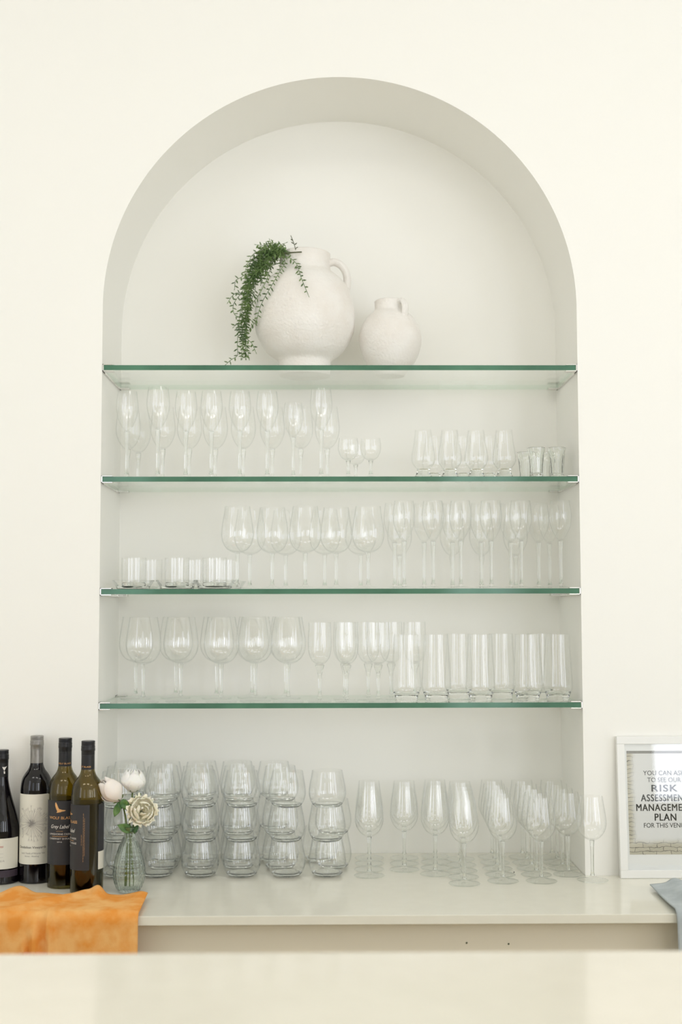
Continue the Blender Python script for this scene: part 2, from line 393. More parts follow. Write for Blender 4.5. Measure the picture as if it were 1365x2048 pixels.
# ------------------------------------------------------------------ drinking glasses
def bowl_profile(outer, wall=.0011, base=.004):
    """outer: (r,z) from bottom axis to rim; returns a closed shell outline"""
    o_ = outer; n = len(o_); inner = []
    for i, (r, z) in enumerate(o_):
        a = o_[max(0, i-1)]; b = o_[min(n-1, i+1)]; tx, tz = b[0]-a[0], b[1]-a[1]; L = math.hypot(tx, tz) or 1
        nx, nz = -tz/L, tx/L
        k = i/(n-1); th = wall if k > .3 else wall+(base-wall)*(1-k/.3)
        if i == 0: inner.append((0, z+base))
        else: inner.append((max(0, r+nx*th), z+nz*th))
    zt = o_[-1][1]; inner[-1] = (o_[-1][0]-wall, zt)
    inner = [p for i, p in enumerate(inner) if i == 0 or p[0] > .0008]
    rim = [(o_[-1][0]-wall*.5, zt+wall*.4)]
    return list(o_)+rim+inner[::-1]
def stem_prof(zb, r, r_top, foot, knob=0):
    z0 = 0
    p = [(0, 0), (foot*.55, 0), (foot*.97, .0002), (foot, .0010), (foot*.97, .0020), (foot*.6, .0038), (foot*.25, .0065), (r*1.5, .011), (r, .018)]
    n = 8
    for k in range(1, n+1):
        t = k/n; z = .018+(zb-.018)*t
        p.append((r+(r_top-r)*t**4+knob*math.exp(-((t-.86)/.09)**2), z))
    p.append((0, zb)); return p
def stemmed(name, label, cat, bowlpts, zb, foot, r=.0033, r_top=.006, knob=0, group=None, m='glass'):
    t = thing(name, label, cat, group=group)
    prof = bowl_profile(prof2([(0, zb)]+bowlpts, 4), .0010, .0035)
    link('bowl', lathe(prof, 48), t, M[m])
    # stem and foot in solid glass; the foot a part of its own
    sp = stem_prof(zb, r, r_top, foot, knob)
    fi = 7
    link('foot', lathe(sp[:fi+1]+[(0, sp[fi][1])], 48), t, M['glass_foot'])
    link('stem', lathe([(0, sp[fi][1])]+sp[fi:], 24), t, M['glass_solid'])
    return t
def tumbler(name, label, cat, outer, base, group=None, m='glass_grey', rfun=None, wall=.0014):
    """outer outline (r,z); the thick bottom up to 'base' is solid glass"""
    t = thing(name, label, cat, group=group)
    lowr = [p for p in outer if p[1] <= base+1e-6]; up = [p for p in outer if p[1] > base+1e-6]
    rb = lowr[-1][0]
    link('base', lathe([(0, lowr[0][1])]+lowr+[(rb-wall, base), (rb*.6, base-.001), (0, base-.0018)], 48, rfun=rfun), t, M['glass_solid'])
    inner = [(r-wall, z) for r, z in up]
    link('body', lathe([(rb, base+.0002)]+up+[(up[-1][0]-wall*.5, up[-1][1]+.0006)]+inner[::-1]+[(rb-wall, base+.0002), (rb, base+.0002)], 48, rfun=rfun), t, M[m])
    return t

PROTO = {}
PROTO['flute'] = stemmed('champagne_flute', '', 'glass', [(.006, .1145), (.013, .124), (.0215, .142), (.026, .162), (.0265, .175), (.0245, .195), (.0225, .208)], .1125, .0285, .0036, .0062)
PROTO['small_tulip'] = stemmed('tulip_wine_glass', '', 'glass', [(.008, .0855), (.019, .096), (.028, .115), (.0308, .135), (.0285, .160), (.025, .188)], .084, .029, .0036, .0065, .001)
PROTO['sherry'] = stemmed('sherry_glass', '', 'glass', [(.009, .0445), (.018, .052), (.0235, .064), (.0245, .077), (.0225, .096)], .043, .024, .0034, .006)
PROTO['large'] = stemmed('red_wine_glass', '', 'glass', [(.011, .0885), (.026, .096), (.0375, .112), (.0415, .131), (.040, .152), (.036, .178), (.0328, .197)], .0875, .037, .0036, .0055)
PROTO['big'] = stemmed('white_wine_glass', '', 'glass', [(.010, .0865), (.024, .094), (.034, .108), (.0385, .127), (.037, .150), (.0325, .177), (.0300, .196)], .0855, .035, .0036, .0055)
PROTO['wine'] = stemmed('wine_glass', '', 'glass', [(.008, .0895), (.0195, .0965), (.0290, .110), (.0330, .126), (.0315, .145), (.0275, .170), (.0252, .187)], .0885, .0352, .0035, .0055)
PROTO['goblet'] = stemmed('goblet', '', 'glass', [(.008, .0865), (.017, .093), (.0245, .106), (.0275, .125), (.0278, .145), (.0268, .165), (.0262, .184)], .085, .0275, .0036, .0105, .0012)
PROTO['stemless'] = tumbler('stemless_wine_glass', '', 'glass', prof2([(.0275, 0), (.0300, .0012), (.0355, .007), (.0405, .016), (.0430, .027), (.0430, .037), (.0408, .053), (.0375, .069), (.0352, .0815)], 4), .0076)
PROTO['highball'] = tumbler('highball_tumbler', '', 'glass', prof2([(.0235, 0), (.0260, .001), (.0270, .010), (.0310, .020), (.0342, .028), (.0350, .040), (.0330, .080), (.0305, .120), (.0290, .155)], 4), .0215, m='glass', wall=.0016)
PROTO['nosing'] = tumbler('nosing_glass', '', 'glass', prof2([(.0195, 0), (.0205, .003), (.0168, .012), (.0150, .019), (.0185, .026), (.0262, .036), (.0285, .048), (.0266, .064), (.0224, .088), (.0195, .115)], 4), .0225, m='glass', wall=.0013)
PROTO['shot'] = tumbler('shot_glass', '', 'glass', prof2([(.0135, 0), (.0140, .001), (.0145, .010), (.0155, .030), (.0175, .052), (.0205, .066), (.0212, .0725)], 4), .0125, m='glass_solid', wall=.0026,
                        rfun=lambda r, a, z: r*(1+.035*math.cos(10*a)*(1 if .006 < z < .055 else 0)))
# small tumbler standing in a square glass dish
def square_lathe(r, a, z):
    c = max(abs(math.cos(a)), abs(math.sin(a))); return r*(.45+.55/c*.93)
PROTO['dish'] = tumbler('glass_dish', '', 'dish', [(.038, 0), (.040, .001), (.042, .007), (.047, .014), (.052, .021)], .007, m='glass_grey', wall=.004, rfun=square_lathe)
PROTO['tea_glass'] = tumbler('small_straight_tumbler', '', 'glass', prof2([(.0265, 0), (.0275, .001), (.0285, .010), (.0290, .040), (.0290, .066)], 3), .008, m='glass', wall=.0014)
PK = {k: kids(v) for k, v in PROTO.items()}
USED = set()
def place(kind, px, Y, Z, label, group, dx=0, tilt=None, scale=None, rz=None):
    if kind in USED: o = copy_tree(PROTO[kind], PK[kind])
    else: o = PROTO[kind]; USED.add(kind)
    X = X_at(px, Y, Z+.08)+dx
    r = {'large': .0437, 'big': .0387}.get(kind, .0355)
    if Y > -.03: X = min(max(X, -Rn+r+.002), Rn-r-.002)
    o.location = (X, Y, Z+.0003)
    o.rotation_euler = (tilt[0] if tilt else 0, tilt[1] if tilt else 0, rz if rz is not None else random.uniform(0, 6))
    if scale: o.scale = scale
    o['label'] = label; o['group'] = group
    return o
def row(kind, pxs, Y, Z, fmt, group, **k):
    n = len(pxs)
    for i, px in enumerate(pxs):
        sc = k.get('scales', {}).get(i)
        pos = 'alone' if n == 1 else ('leftmost' if i == 0 else 'rightmost' if i == n-1 else ORD[i]+' from the left')
        place(kind, px, Y+k.get('zig', 0)*(i % 2)+random.uniform(-.003, .003), Z, fmt % pos, group, scale=sc, rz=k.get('rz'))
A_, B_, C_ = ZS[1], ZS[2], ZS[3]
# second shelf: flutes, sherry, nosing and shot glasses
row('flute', [254, 316, 372, 423, 480, 535, 587, 643], .055, A_, 'champagne flute on the second shelf down, front row, %s', 'champagne flutes on the second shelf', scales={1: (1.05, 1.05, 1.05), 6: (.9, .9, .87), 7: (1, 1, 1.035)})
place('small_tulip', 277, .245, A_, 'tulip wine glass deepest in the left corner of the second shelf', 'tulip glasses behind the flutes')
row('small_tulip', [247, 326, 379, 431, 487, 545, 602, 655], .165, A_, 'tulip wine glass behind the champagne flutes, %s', 'tulip glasses behind the flutes')
row('sherry', [697, 742], .055, A_, 'tiny sherry glass between flutes and nosing glasses, front pair, %s', 'sherry glasses')
place('sherry', 712, .15, A_, 'tiny sherry glass standing behind the front pair of sherry glasses', 'sherry glasses')
row('nosing', [847, 900, 953, 1009], .055, A_, 'squat-footed nosing glass on second shelf, front row, %s', 'nosing glasses')
row('nosing', [868, 926, 978], .15, A_, 'squat-footed nosing glass on second shelf, back row, %s', 'nosing glasses')
row('shot', [1073, 1114], .055, A_, 'ribbed shot glass with flared rim at the right end, front pair, %s', 'ribbed shot glasses')
row('shot', [1052, 1090], .15, A_, 'ribbed shot glass standing behind the front pair, %s of the two', 'ribbed shot glasses')
# third shelf
for i, (px, Y, c) in enumerate(((267, .06, 'at the left end of the third shelf'), (355, .06, 'in the middle of the front dishes, third shelf'), (430, .06, 'nearest the wine glasses, third shelf'),
                                (300, .185, 'behind the leftmost front dish'), (388, .185, 'behind the middle front dish'), (452, .185, 'behind the rightmost front dish'))):
    a = place('dish', px, Y, B_, 'low square glass dish '+c, 'square glass dishes on the third shelf', rz=PI/4*0+random.uniform(-.12, .12))
    b = place('tea_glass', px, Y, B_+.0075, 'small tumbler standing in the glass dish '+c, 'small tumblers in the dishes')
    b.location.x = a.location.x+random.uniform(-.004, .004)
row('big', [475, 545, 611, 673, 737], .065, B_, 'round-bowled wine glass on the third shelf, front row, %s', 'wine glasses on the third shelf', zig=.03)
row('big', [500, 572, 650, 722], .165, B_, 'round-bowled wine glass on the third shelf, back row, %s', 'wine glasses on the third shelf', zig=.03)
row('flute', [809, 867, 922, 983, 1043, 1127], .05, B_, 'champagne flute at the right of the third shelf, front row, %s', 'champagne flutes on the third shelf')
row('flute', [790, 849, 906, 963, 1022, 1078], .122, B_, 'champagne flute at the right of the third shelf, middle row, %s', 'champagne flutes on the third shelf')
place('flute', 1100, .185, B_, 'champagne flute farthest back at the right end of the third shelf', 'champagne flutes on the third shelf')
row('small_tulip', [800, 905, 964, 1032], .21, B_, 'tulip wine glass behind the champagne flutes of the third shelf, %s', 'tulip glasses on the third shelf')
# lowest shelf
row('large', [287, 362, 443, 511, 577], .055, C_, 'large round wine glass on the lowest shelf, front row, %s', 'large wine glasses on the lowest shelf', zig=.03)
row('large', [272, 352, 434, 505, 572], .18, C_, 'large round wine glass on the lowest shelf, back row, %s', 'large wine glasses on the lowest shelf', zig=.03)
row('goblet', [640, 694, 757], .05, C_, 'goblet beside the highball tumblers, front row, %s', 'goblets on the lowest shelf')
row('goblet', [690, 737, 783, 830], .13, C_, 'goblet beside the highball tumblers, back row, %s', 'goblets on the lowest shelf')
row('highball', [813, 873, 961, 1056, 1116], .05, C_, 'tall highball tumbler on the lowest shelf, front row, %s', 'highball tumblers')
row('highball', [918, 1003, 1080], .14, C_, 'tall highball tumbler on the lowest shelf, back row, %s', 'highball tumblers')
# stacked stemless glasses
P_ = .0775
LEV = ['bottom', 'middle', 'top']; RW = ['front', 'middle', 'back']
for ri, (Y, off) in enumerate(((.018, 0), (.108, 0), (.198, 0))):
    xs = [238, 315, 401, 484, 574, 655]
    if ri == 1: xs = [247, 327, 399, 478, 561, 667]
    if ri == 2: xs = [259, 333, 405, 476, 549, 640]
    for ci, px in enumerate(xs):
        hh = 3 if ci < 5 or ri == 0 else (2 if ri == 1 else 1)
        nm = 'leftmost stack' if ci == 0 else 'rightmost stack' if ci == 5 else ORD[ci]+' stack from the left'
        Yj = Y+random.uniform(-.0015, .0015); jx = 0
        for lv in range(hh):
            tl = (random.uniform(-.03, .03), random.uniform(-.035, .035)) if lv == 2 else None
            place('stemless', px, Yj, CT+lv*P_+(.0008 if lv else 0), 'stemless wine glass, %s of the %s in the %s row' % (LEV[lv], nm, RW[ri]), 'stacked stemless wine glasses', dx=jx, tilt=tl)
            jx += random.uniform(-.0012, .0012)
# wine glasses on the worktop
cols = [(739, .006, 4), (809, .073, 3), (871, .0205, 4), (929, -.086, 5), (1006, -.061, 5), (1083, -.063, 5), (1137, .009, 4)]
cn = ['leftmost file', 'second file from the left', 'third file from the left', 'fourth file from the left', 'fifth file from the left', 'sixth file from the left', 'rightmost file']
for ci, (px, Y0, n) in enumerate(cols):
    for k in range(n):
        p = 'front one' if k == 0 else 'rearmost' if k == n-1 else ORD[k]+' from the front'
        dx = (px-680)*0
        if ci == 6 and k: dxx = -.004
        else: dxx = 0
        xx = [0, .0, 0, 0, 0, 0, 0][ci]
        if ci == 3: px = 929-2*k
        o = place('wine', px, Y0+k*.0712, CT, 'wine glass on the worktop, %s of the %s' % (p, cn[ci]), 'wine glasses on the worktop', dx=xx+dxx)
        if k == 0: X0 = o.location.x
        elif ci == 4: o.location.x = X0+.003*k
        elif ci == 5: o.location.x = X0
place('wine', 1185, -.055, CT, 'wine glass standing alone nearest the picture frame', 'wine glasses on the worktop')

# ------------------------------------------------------------------ plaster vases
def plaster_vase(name, label, px, Y, prof, hang, hpts, hr, thick):
    z0 = ZS[0]+.0003; X = X_at(px, Y, z0+.1)
    t = thing(name, label, 'vase', (X, Y, z0), hang)
    outer = prof2(prof, 7)
    inner = [(max(0, r-thick), z) for r, z in outer if z > .02][::-1]
    inner = inner+[(0, .02)]
    def rf(r, a, z): return r*(1+.006*noise.noise(Vector((math.cos(a)*2, math.sin(a)*2, z*22)))+.0022*math.sin(z*420))
    link('body', lathe([(0, 0)]+outer+[(outer[-1][0]-thick*.5, outer[-1][1]+.003)]+inner, 96, rfun=rf), t, M['plaster'])
    bm = bmesh.new(); tube(bm, spline(hpts, 6), hr, 12, flat=(1.0, 1.6)); link('handle', bm, t, M['plaster'])
    return t, X
VY = .155
BIG = [(.058, 0), (.063, .004), (.0635, .028), (.067, .040), (.0915, .0586), (.1085, .082), (.1205, .110), (.1242, .142), (.1225, .170), (.1175, .193), (.1095, .217), (.0915, .241), (.071, .258), (.0645, .266), (.0625, .280), (.0635, .306)]
big_t, BX = plaster_vase('plaster_vase', 'large round white plaster vase with trailing greenery in its mouth', 610, VY, BIG, 0,
    [(.056, 0, .283), (.074, 0, .287), (.093, 0, .276), (.104, 0, .254), (.1045, 0, .228), (.098, 0, .206)], .0095, .009)
SML = [(.034, 0), (.037, .004), (.041, .012), (.057, .030), (.0705, .057), (.0777, .092), (.0710, .124), (.057, .147), (.045, .158), (.039, .164), (.0378, .172), (.0385, .187)]
plaster_vase('plaster_vase', 'small round white plaster vase beside the large one', 781, VY, SML, -.95,
    [(.034, 0, .179), (.045, 0, .183), (.055, 0, .176), (.060, 0, .162), (.056, 0, .143), (.048, 0, .132)], .0058, .007)

# trailing plant
def rprof(z):
    z -= ZS[0]
    for (r0, z0), (r1, z1) in zip(BIG, BIG[1:]):
        if z0 <= z <= z1: return r0+(r1-r0)*(z-z0)/(z1-z0+1e-9)
    return 0
def hang_pt(px, py, Y=None):
    Y = VY-.02 if Y is None else Y
    p = atY(px, py, Y); r = rprof(p.z)+.008
    for _ in range(5):
        d = abs(p.x-BX); r = rprof(p.z)+.011
        if d < r: Y2 = VY-math.sqrt(r*r-d*d); Y2 = min(Y, Y2); p = atY(px, py, Y2)
    return p
def leafpod(bm, p, d, L, wd):
    d = d.normalized(); a = d.cross(Vector((.3, .2, 1))).normalized(); b = d.cross(a)
    segs = 6; rings = []
    for t, k in ((.18, .65), (.5, 1), (.8, .6)):
        rings.append([bm.verts.new(p+d*L*t+(a*math.cos(2*PI*i/segs)*wd+b*math.sin(2*PI*i/segs)*wd*.6)*k) for i in range(segs)])
    v0 = bm.verts.new(p); v1 = bm.verts.new(p+d*L)
    for i in range(segs):
        j = (i+1) % segs
        bm.faces.new((v0, rings[0][i], rings[0][j])); bm.faces.new((v1, rings[2][j], rings[2][i]))
        for A, B in zip(rings, rings[1:]): bm.faces.new((A[i], B[i], B[j], A[j]))
pl = thing('trailing_plant', 'green trailing plant spilling over the left rim of the large vase', 'plant', (BX-.03, VY, ZS[0]+.28))
def c1(L): return [(x/4.55+430, y/4.55+460) for x, y in L]
ST = [[(640, 240), (700, 265), (750, 320), (775, 400), (800, 470), (850, 590)],
      [(600, 220), (640, 290), (590, 380), (520, 500), (440, 640), (400, 740), (380, 820), (320, 900)],
      [(560, 240), (500, 370), (460, 480), (400, 590), (340, 670), (290, 720)],
      [(590, 200), (520, 150), (430, 140), (385, 135)],
      [(590, 200), (430, 200), (350, 290), (300, 380), (240, 430), (190, 460), (180, 525)],
      [(580, 230), (450, 300), (330, 420), (250, 560), (190, 640), (165, 700), (180, 770), (240, 800)],
      [(400, 340), (300, 450), (250, 560), (190, 575), (150, 610), (125, 650)],
      [(450, 300), (290, 520), (240, 700), (215, 900), (205, 1050), (205, 1140), (150, 1180), (110, 1215)],
      [(420, 330), (330, 560), (300, 760), (230, 830), (180, 875)],
      [(400, 400), (300, 650), (290, 850), (270, 960), (335, 1030), (370, 1105)],
      [(600, 180), (520, 125), (505, 100)], [(620, 190), (600, 140), (640, 120)],
      [(620, 210), (560, 170), (480, 150), (400, 190), (340, 230), (310, 290), (280, 320)]]
for k in range(13):
    j = lambda s: random.uniform(-s, s)*1.35
    end = random.choice([650, 800, 950, 1080, 1190, 1210])
    full = [(600+j(25), 200+j(15)), (510+j(40), 205+j(45)), (410+j(40), 270+j(50)), (340+j(35), 400+j(40)), (305+j(28), 550), (282+j(28), 720), (262+j(28), 900), (262+j(25), 1050), (280+j(30), 1160), (270+j(35), 1215)]
    oo = random.uniform(-1, 1); sh = [(-10, -35), (-30, -50), (-45, -45), (-38, -15), (-28, 0), (-18, 0), (-12, 0), (-8, 0), (0, 0), (0, 0)]
    full = [(x+a*oo, y+b*oo) for (x, y), (a, b) in zip(full, sh)]
    ST.append([p for p in full if p[1] <= end])
for k in range(15):
    j = lambda s: random.uniform(-s, s)
    ST.append([(620+j(40), 200+j(10)), (540+j(50), 215+j(65)), (470+j(60), 260+j(85)), (420+j(80), 350+j(80)), (360+j(70), 430+j(60))])
for si, S in enumerate(ST):
    S = c1(S); start = atY(585+random.uniform(-20, 25), 514, VY-.01+random.uniform(-.03, .02)); start.z = ZS[0]+.285
    off = random.uniform(-.03, .012) if si > 3 else 0
    pts = [start]+[hang_pt(x, y, VY-.02+off) for x, y in S]
    pts = [Vector((p.x, p.y, max(p.z, ZS[0]+.0045))) for p in pts]
    pts = spline(pts, 7)
    pts = [Vector((p.x, min(p.y, D-.01), max(p.z, ZS[0]+.004))) for p in pts]
    bm = bmesh.new(); tube(bm, pts, .00075, 5)
    acc = 0; side = 1
    for i in range(8, len(pts)-1):
        acc += (pts[i+1]-pts[i]).length
        if acc > .0058:
            acc = 0; side = -side; d = (pts[i+1]-pts[i]).normalized()
            sd = d.cross(Vector((random.uniform(-.5, .5), 1, random.uniform(-.3, .3)))).normalized()*side
            dd = (d*.55+sd+Vector((0, random.uniform(-.6, .4), 0))).normalized()
            L = random.uniform(.009, .0130)
            if pts[i].z+dd.z*L > ZS[0]+.003: leafpod(bm, pts[i], dd, L, random.uniform(.0020, .0029))
    leafpod(bm, pts[-1], pts[-1]-pts[-2], .008, .0012) if pts[-1].z > ZS[0]+.012 else None
    bmesh.ops.recalc_face_normals(bm, faces=bm.faces)
    o = link('strand', bm, pl, M['leaf']); o.location = -pl.location
bm = bmesh.new()
tube(bm, [atY(604, 504, VY-.07), atY(585, 505, VY-.07), atY(562, 507, VY-.05), atY(552, 520, VY-.02)], .0016, 6)
tube(bm, [atY(592, 500, VY-.06), atY(588, 486, VY-.06), atY(582, 471, VY-.06)], .0009, 5)
for x, y, dx in ((589, 490, 1), (588, 488, -1), (591, 498, 1), (587, 482, -1)):
    leafpod(bm, atY(x, y, VY-.06), Vector((dx, 0, .8)), .009, .002)
o = link('twig', bm, pl, M['stem']); o.location = -pl.location

# ------------------------------------------------------------------ wine bottles
def on_bottle(R, lift=.0004):
    return lambda x, y: ((R+lift)*math.sin(x/R), -(R+lift)*math.cos(x/R), y)
def arc_label(name, parent, R, a0, a1, z0, z1, m, n=40):
    bm = bmesh.new(); rows = []
    for lift in (.0001, .0004):
        rows.append([[bm.verts.new(((R+lift)*math.sin(math.radians(a0+(a1-a0)*k/n)), -(R+lift)*math.cos(math.radians(a0+(a1-a0)*k/n)), z)) for k in range(n+1)] for z in (z0, z1)])
    (a, b), (c, d) = rows
    for k in range(n):
        bm.faces.new((c[k], c[k+1], d[k+1], d[k])); bm.faces.new((a[k], b[k], b[k+1], a[k+1]))
        bm.faces.new((a[k], a[k+1], c[k+1], c[k])); bm.faces.new((b[k], d[k], d[k+1], b[k+1]))
    bm.faces.new((a[0], c[0], d[0], b[0])); bm.faces.new((a[n], b[n], d[n], c[n]))
    bmesh.ops.recalc_face_normals(bm, faces=bm.faces)
    return link(name, bm, parent, m)
def cap(parent, H, m, r=.0149, cap_h=.030, slv=.062):
    p = [(0, H), (r-.0012, H), (r-.0002, H-.001)]; z = H-.002
    for i in range(3): p += [(r, z), (r, z-.0012), (r-.0007, z-.0016), (r-.0007, z-.0022)]; z -= .0026
    p += [(r, z-.001), (r+.0003, z-.003), (r-.0001, z-.005), (r+.0003, z-.007), (r+.0004, z-.011), (r-.0004, z-.0125), (r-.0004, H-cap_h), (0, H-cap_h)]
    link('screw_cap', lathe(p, 40), parent, m)
    zb = H-slv
    link('neck_sleeve', lathe([(0, H-cap_h-.0002), (r-.0006, H-cap_h-.0002), (r-.0004, zb), (.0137, zb), (.0137, H-cap_h-.001), (0, H-cap_h-.001)], 40), parent, m)
BORD = [(.0300, 0), (.0345, .002), (.0355, .007), (.0355, .050), (.0355, .120), (.0355, .190), (.0351, .209), (.0322, .227), (.0262, .239), (.0195, .248), (.0156, .257), (.0142, .267), (.0137, .285), (.0136, .300), (.0136, .310)]
BURG = [(.036, 0), (.0405, .002), (.0415, .008), (.0415, .060), (.0412, .105), (.0385, .130), (.0320, .158), (.0245, .183), (.0185, .206), (.0152, .224), (.0140, .245), (.0137, .270), (.0136, .280)]
def bottle(label, px, py, H, kind, m, rz=0):
    p = atZ(px, py, CT)
    t = thing('wine_bottle', label, 'bottle', (p.x, p.y, CT+.0003), rz)
    return t, prof2(kind, 4)
# 1 burgundy bottle at the left picture edge
t, pr = bottle('dark slope-shouldered wine bottle at the left picture edge, cream label with red script', 0, 1763, .293, BURG, 0)
link('body', lathe([(0, 0)]+pr+[(0, pr[-1][1])], 64), t, M['black_glass']); cap(t, .293, M['cap_black'])
lb = arc_label('label', t, .0415, -75, 78, .034, .101, M['label_cream']); F1 = on_bottle(.0415, .0007)
link('lettering', mesh2d([text2d('Anges', width=.0200, cx=.0160, cy_=.083, shear=.35, align='r', bold=.004)], F1), lb, M['red_ink'])
link('lettering', mesh2d([text2d('PINOT NOIR', width=.034, height=.0042, cx=.0185, cy_=.052, align='r', spacing=1.5), stroke(-.03, .068, .016, .068, .0003, 8), stroke(-.03, .060, .016, .060, .0003, 8)], F1), lb, M['soft_ink'])
bd = arc_label('band', t, .0415, -75, 78, .016, .031, M['label_band'])
link('lettering', mesh2d([text2d('AR', height=.0045, cx=.004, cy_=.0225)], F1), bd, M['red_ink'])
Fn = on_bottle(.0149, .0003)
link('emblem', mesh2d([([(-.003, .252), (.0, .247), (.003, .252), (.0065, .257), (.002, .2555), (-.002, .2555), (-.005, .256)], [(0, 1, 2, 3, 4), (0, 4, 5, 6)]), ([(-.0015, .246), (.0018, .246), (.002, .2405), (-.001, .2405)], [(0, 1, 2, 3)])], lambda x, y: Fn(x+.009, y)), t, M['white_ink'])
# 2 silver capped bottle with the dandelion drawing
t, pr = bottle('black wine bottle with silver cap and cream label drawn with a seed head', 70, 1762, .324, BORD, 0)
link('body', lathe([(0, 0)]+pr+[(0, pr[-1][1])], 64), t, M['black_glass']); cap(t, .324, M['cap_silver'])
lb = arc_label('label', t, .0355, -88, 88, .043, .197, M['label_cream'], 60); F1 = on_bottle(.0355, .0006)
it = []; cxl, czl = -.002, .133
for k in range(58):
    a = 2*PI*k/58+random.uniform(-.04, .04); Lr = random.uniform(.022, .038)
    x1, y1 = cxl+Lr*math.cos(a)*1.05, czl+Lr*math.sin(a)
    it.append(stroke(cxl, czl, x1, y1, .00042, 6))
    for s in (-.45, 0, .45):
        it.append(stroke(x1, y1, x1+.005*math.cos(a+s), y1+.005*math.sin(a+s), .0003, 2))
for k in range(20):
    a = random.uniform(0, 6.3); it.append(stroke(cxl, czl, cxl+.009*math.cos(a), czl+.009*math.sin(a), .0006, 2))
link('drawing', mesh2d(it, F1), lb, M['soft_ink'])
link('lettering', mesh2d([text2d('Dandelion Vineyards', width=.066, height=.0070, cx=-.001, cy_=.0795, bold=.006)], F1), lb, M['dark_ink'])
link('lettering', mesh2d([text2d("Lion's Tooth of McLaren Vale", width=.056, height=.0042, cx=.001, cy_=.0675), text2d('Shiraz - Riesling', width=.032, height=.004, cx=-.001, cy_=.0605)], F1), lb, M['soft_ink'])
# 3 and 4: olive bottles with charcoal labels
EAGLE = [([(-.0115, .0150), (-.0095, .0165), (-.0065, .0120), (-.0035, .0060), (-.0010, .0030), (.0020, .0030), (.0045, .0020), (.0120, .0012), (.0135, .0004), (.0100, -.0008), (.0050, -.0015), (.0010, -.0028), (-.0040, -.0036), (-.0080, -.0040), (-.0060, -.0010), (-.0090, .0040), (-.0115, .0100)],
          [(0, 1, 2, 16), (2, 3, 15, 16), (3, 4, 14, 15), (4, 5, 11, 12, 13, 14), (5, 6, 10, 11), (6, 7, 8, 9, 10)])]
def grey_bottle(label, px, py, face):
    t, pr = bottle(label, px, py, .324, BORD, 0)
    wall = .0022; inn = [(r-wall, z) for r, z in pr if z > .004][::-1]
    link('body', lathe([(0, 0)]+pr+inn+[(0, .004)], 64), t, M['olive']); cap(t, .324, M['cap_black'])
    lv = .192; wp = [(r-wall-.0003, z) for r, z in pr if .005 < z < lv]
    link('wine', lathe([(0, wp[0][1])]+wp+[(wp[-1][0], lv), (0, lv)], 64), t, M['wine'])
    o = .0355*math.radians(face)
    lb = arc_label('label', t, .0355, face-86, face+88, .052, .190, M['label_black'], 60); F0 = on_bottle(.0355, .0007)
    F1 = lambda x, y: F0(x+o, y)
    eg = [([(x*.95, y*1.1+.169) for x, y in V], q) for V, q in EAGLE]
    link('emblem', mesh2d(eg, F1), lb, M['gold'])
    tiny = []
    for (xx, y0, y1) in ((.0415, .070, .168), (.0440, .083, .160), (.0375, .105, .128)):
        z = y0
        while z < y1:
            h = random.uniform(.003, .007); tiny.append(stroke(xx, z, xx, z+h, .0005, 2)); z += h+.0012
    link('lettering', mesh2d([text2d('WOLF BLASS', width=.054, height=.0058, cy_=.1535, bold=.012), text2d('ESTATE', width=.014, height=.0014, cy_=.1245), stroke(-.018, .1135, .018, .1135, .0008, 8)]+tiny, F1), lb, M['gold'])
    link('lettering', mesh2d([text2d('Grey Label', width=.043, height=.0105, cy_=.1335, shear=.45, bold=.005), text2d('LANGHORNE CREEK', width=.051, height=.0036, cy_=.1185, bold=.012),
                              text2d('CABERNET SHIRAZ', width=.051, height=.0036, cy_=.1085, bold=.012), text2d('2016', width=.011, height=.0026, cy_=.1015, bold=.01)], F1), lb, M['white_ink'])
    Fs = on_bottle(.0147, .0003); so = .0147*math.radians(face*.45)
    link('lettering', mesh2d([text2d('WOLF BLASS', width=.034, height=.0034, cx=so, cy_=.269, bold=.01)], Fs), t, M['gold'])
    bl = arc_label('back_label', t, .0355, face+122, face+200, .090, .190, M['label_black'], 30)
    b2 = arc_label('back_label', t, .0355, face+122, face+200, .052, .0895, M['label_cream'], 30)
    return t
grey_bottle('olive green wine bottle with charcoal label showing the full eagle, behind the nearest bottle', 127, 1772, -5)
grey_bottle('olive green wine bottle beside the roses, charcoal label turned to the left', 173, 1784, -70)

# ------------------------------------------------------------------ flower vase and roses
q = atZ(258, 1783, CT); VX, VYf = q.x, q.y
t = thing('bud_vase', 'small teardrop bud vase of diamond-cut clear glass holding three roses', 'vase', (VX, VYf, CT+.0003))
vp = prof2([(.019, 0), (.022, .001), (.029, .012), (.0345, .030), (.0350, .045), (.0315, .068), (.0235, .094), (.0155, .112), (.0115, .122), (.0115, .130), (.0135, .138)], 9)
def cut(r, a, z): return r*(1+(.034*math.cos(12*a+z*330)*math.cos(12*a-z*330) if .006 < z < .118 else 0))
inn = [(max(.001, r-.0022), z) for r, z in vp if z > .007][::-1]
link('body', lathe([(0, 0)]+vp+[(vp[-1][0]-.0011, vp[-1][1]+.0008)]+inn+[(0, .007)], 132, rfun=lambda r, a, z: cut(r, a, z) if r > .012 else r), t, M['glass_vase'])

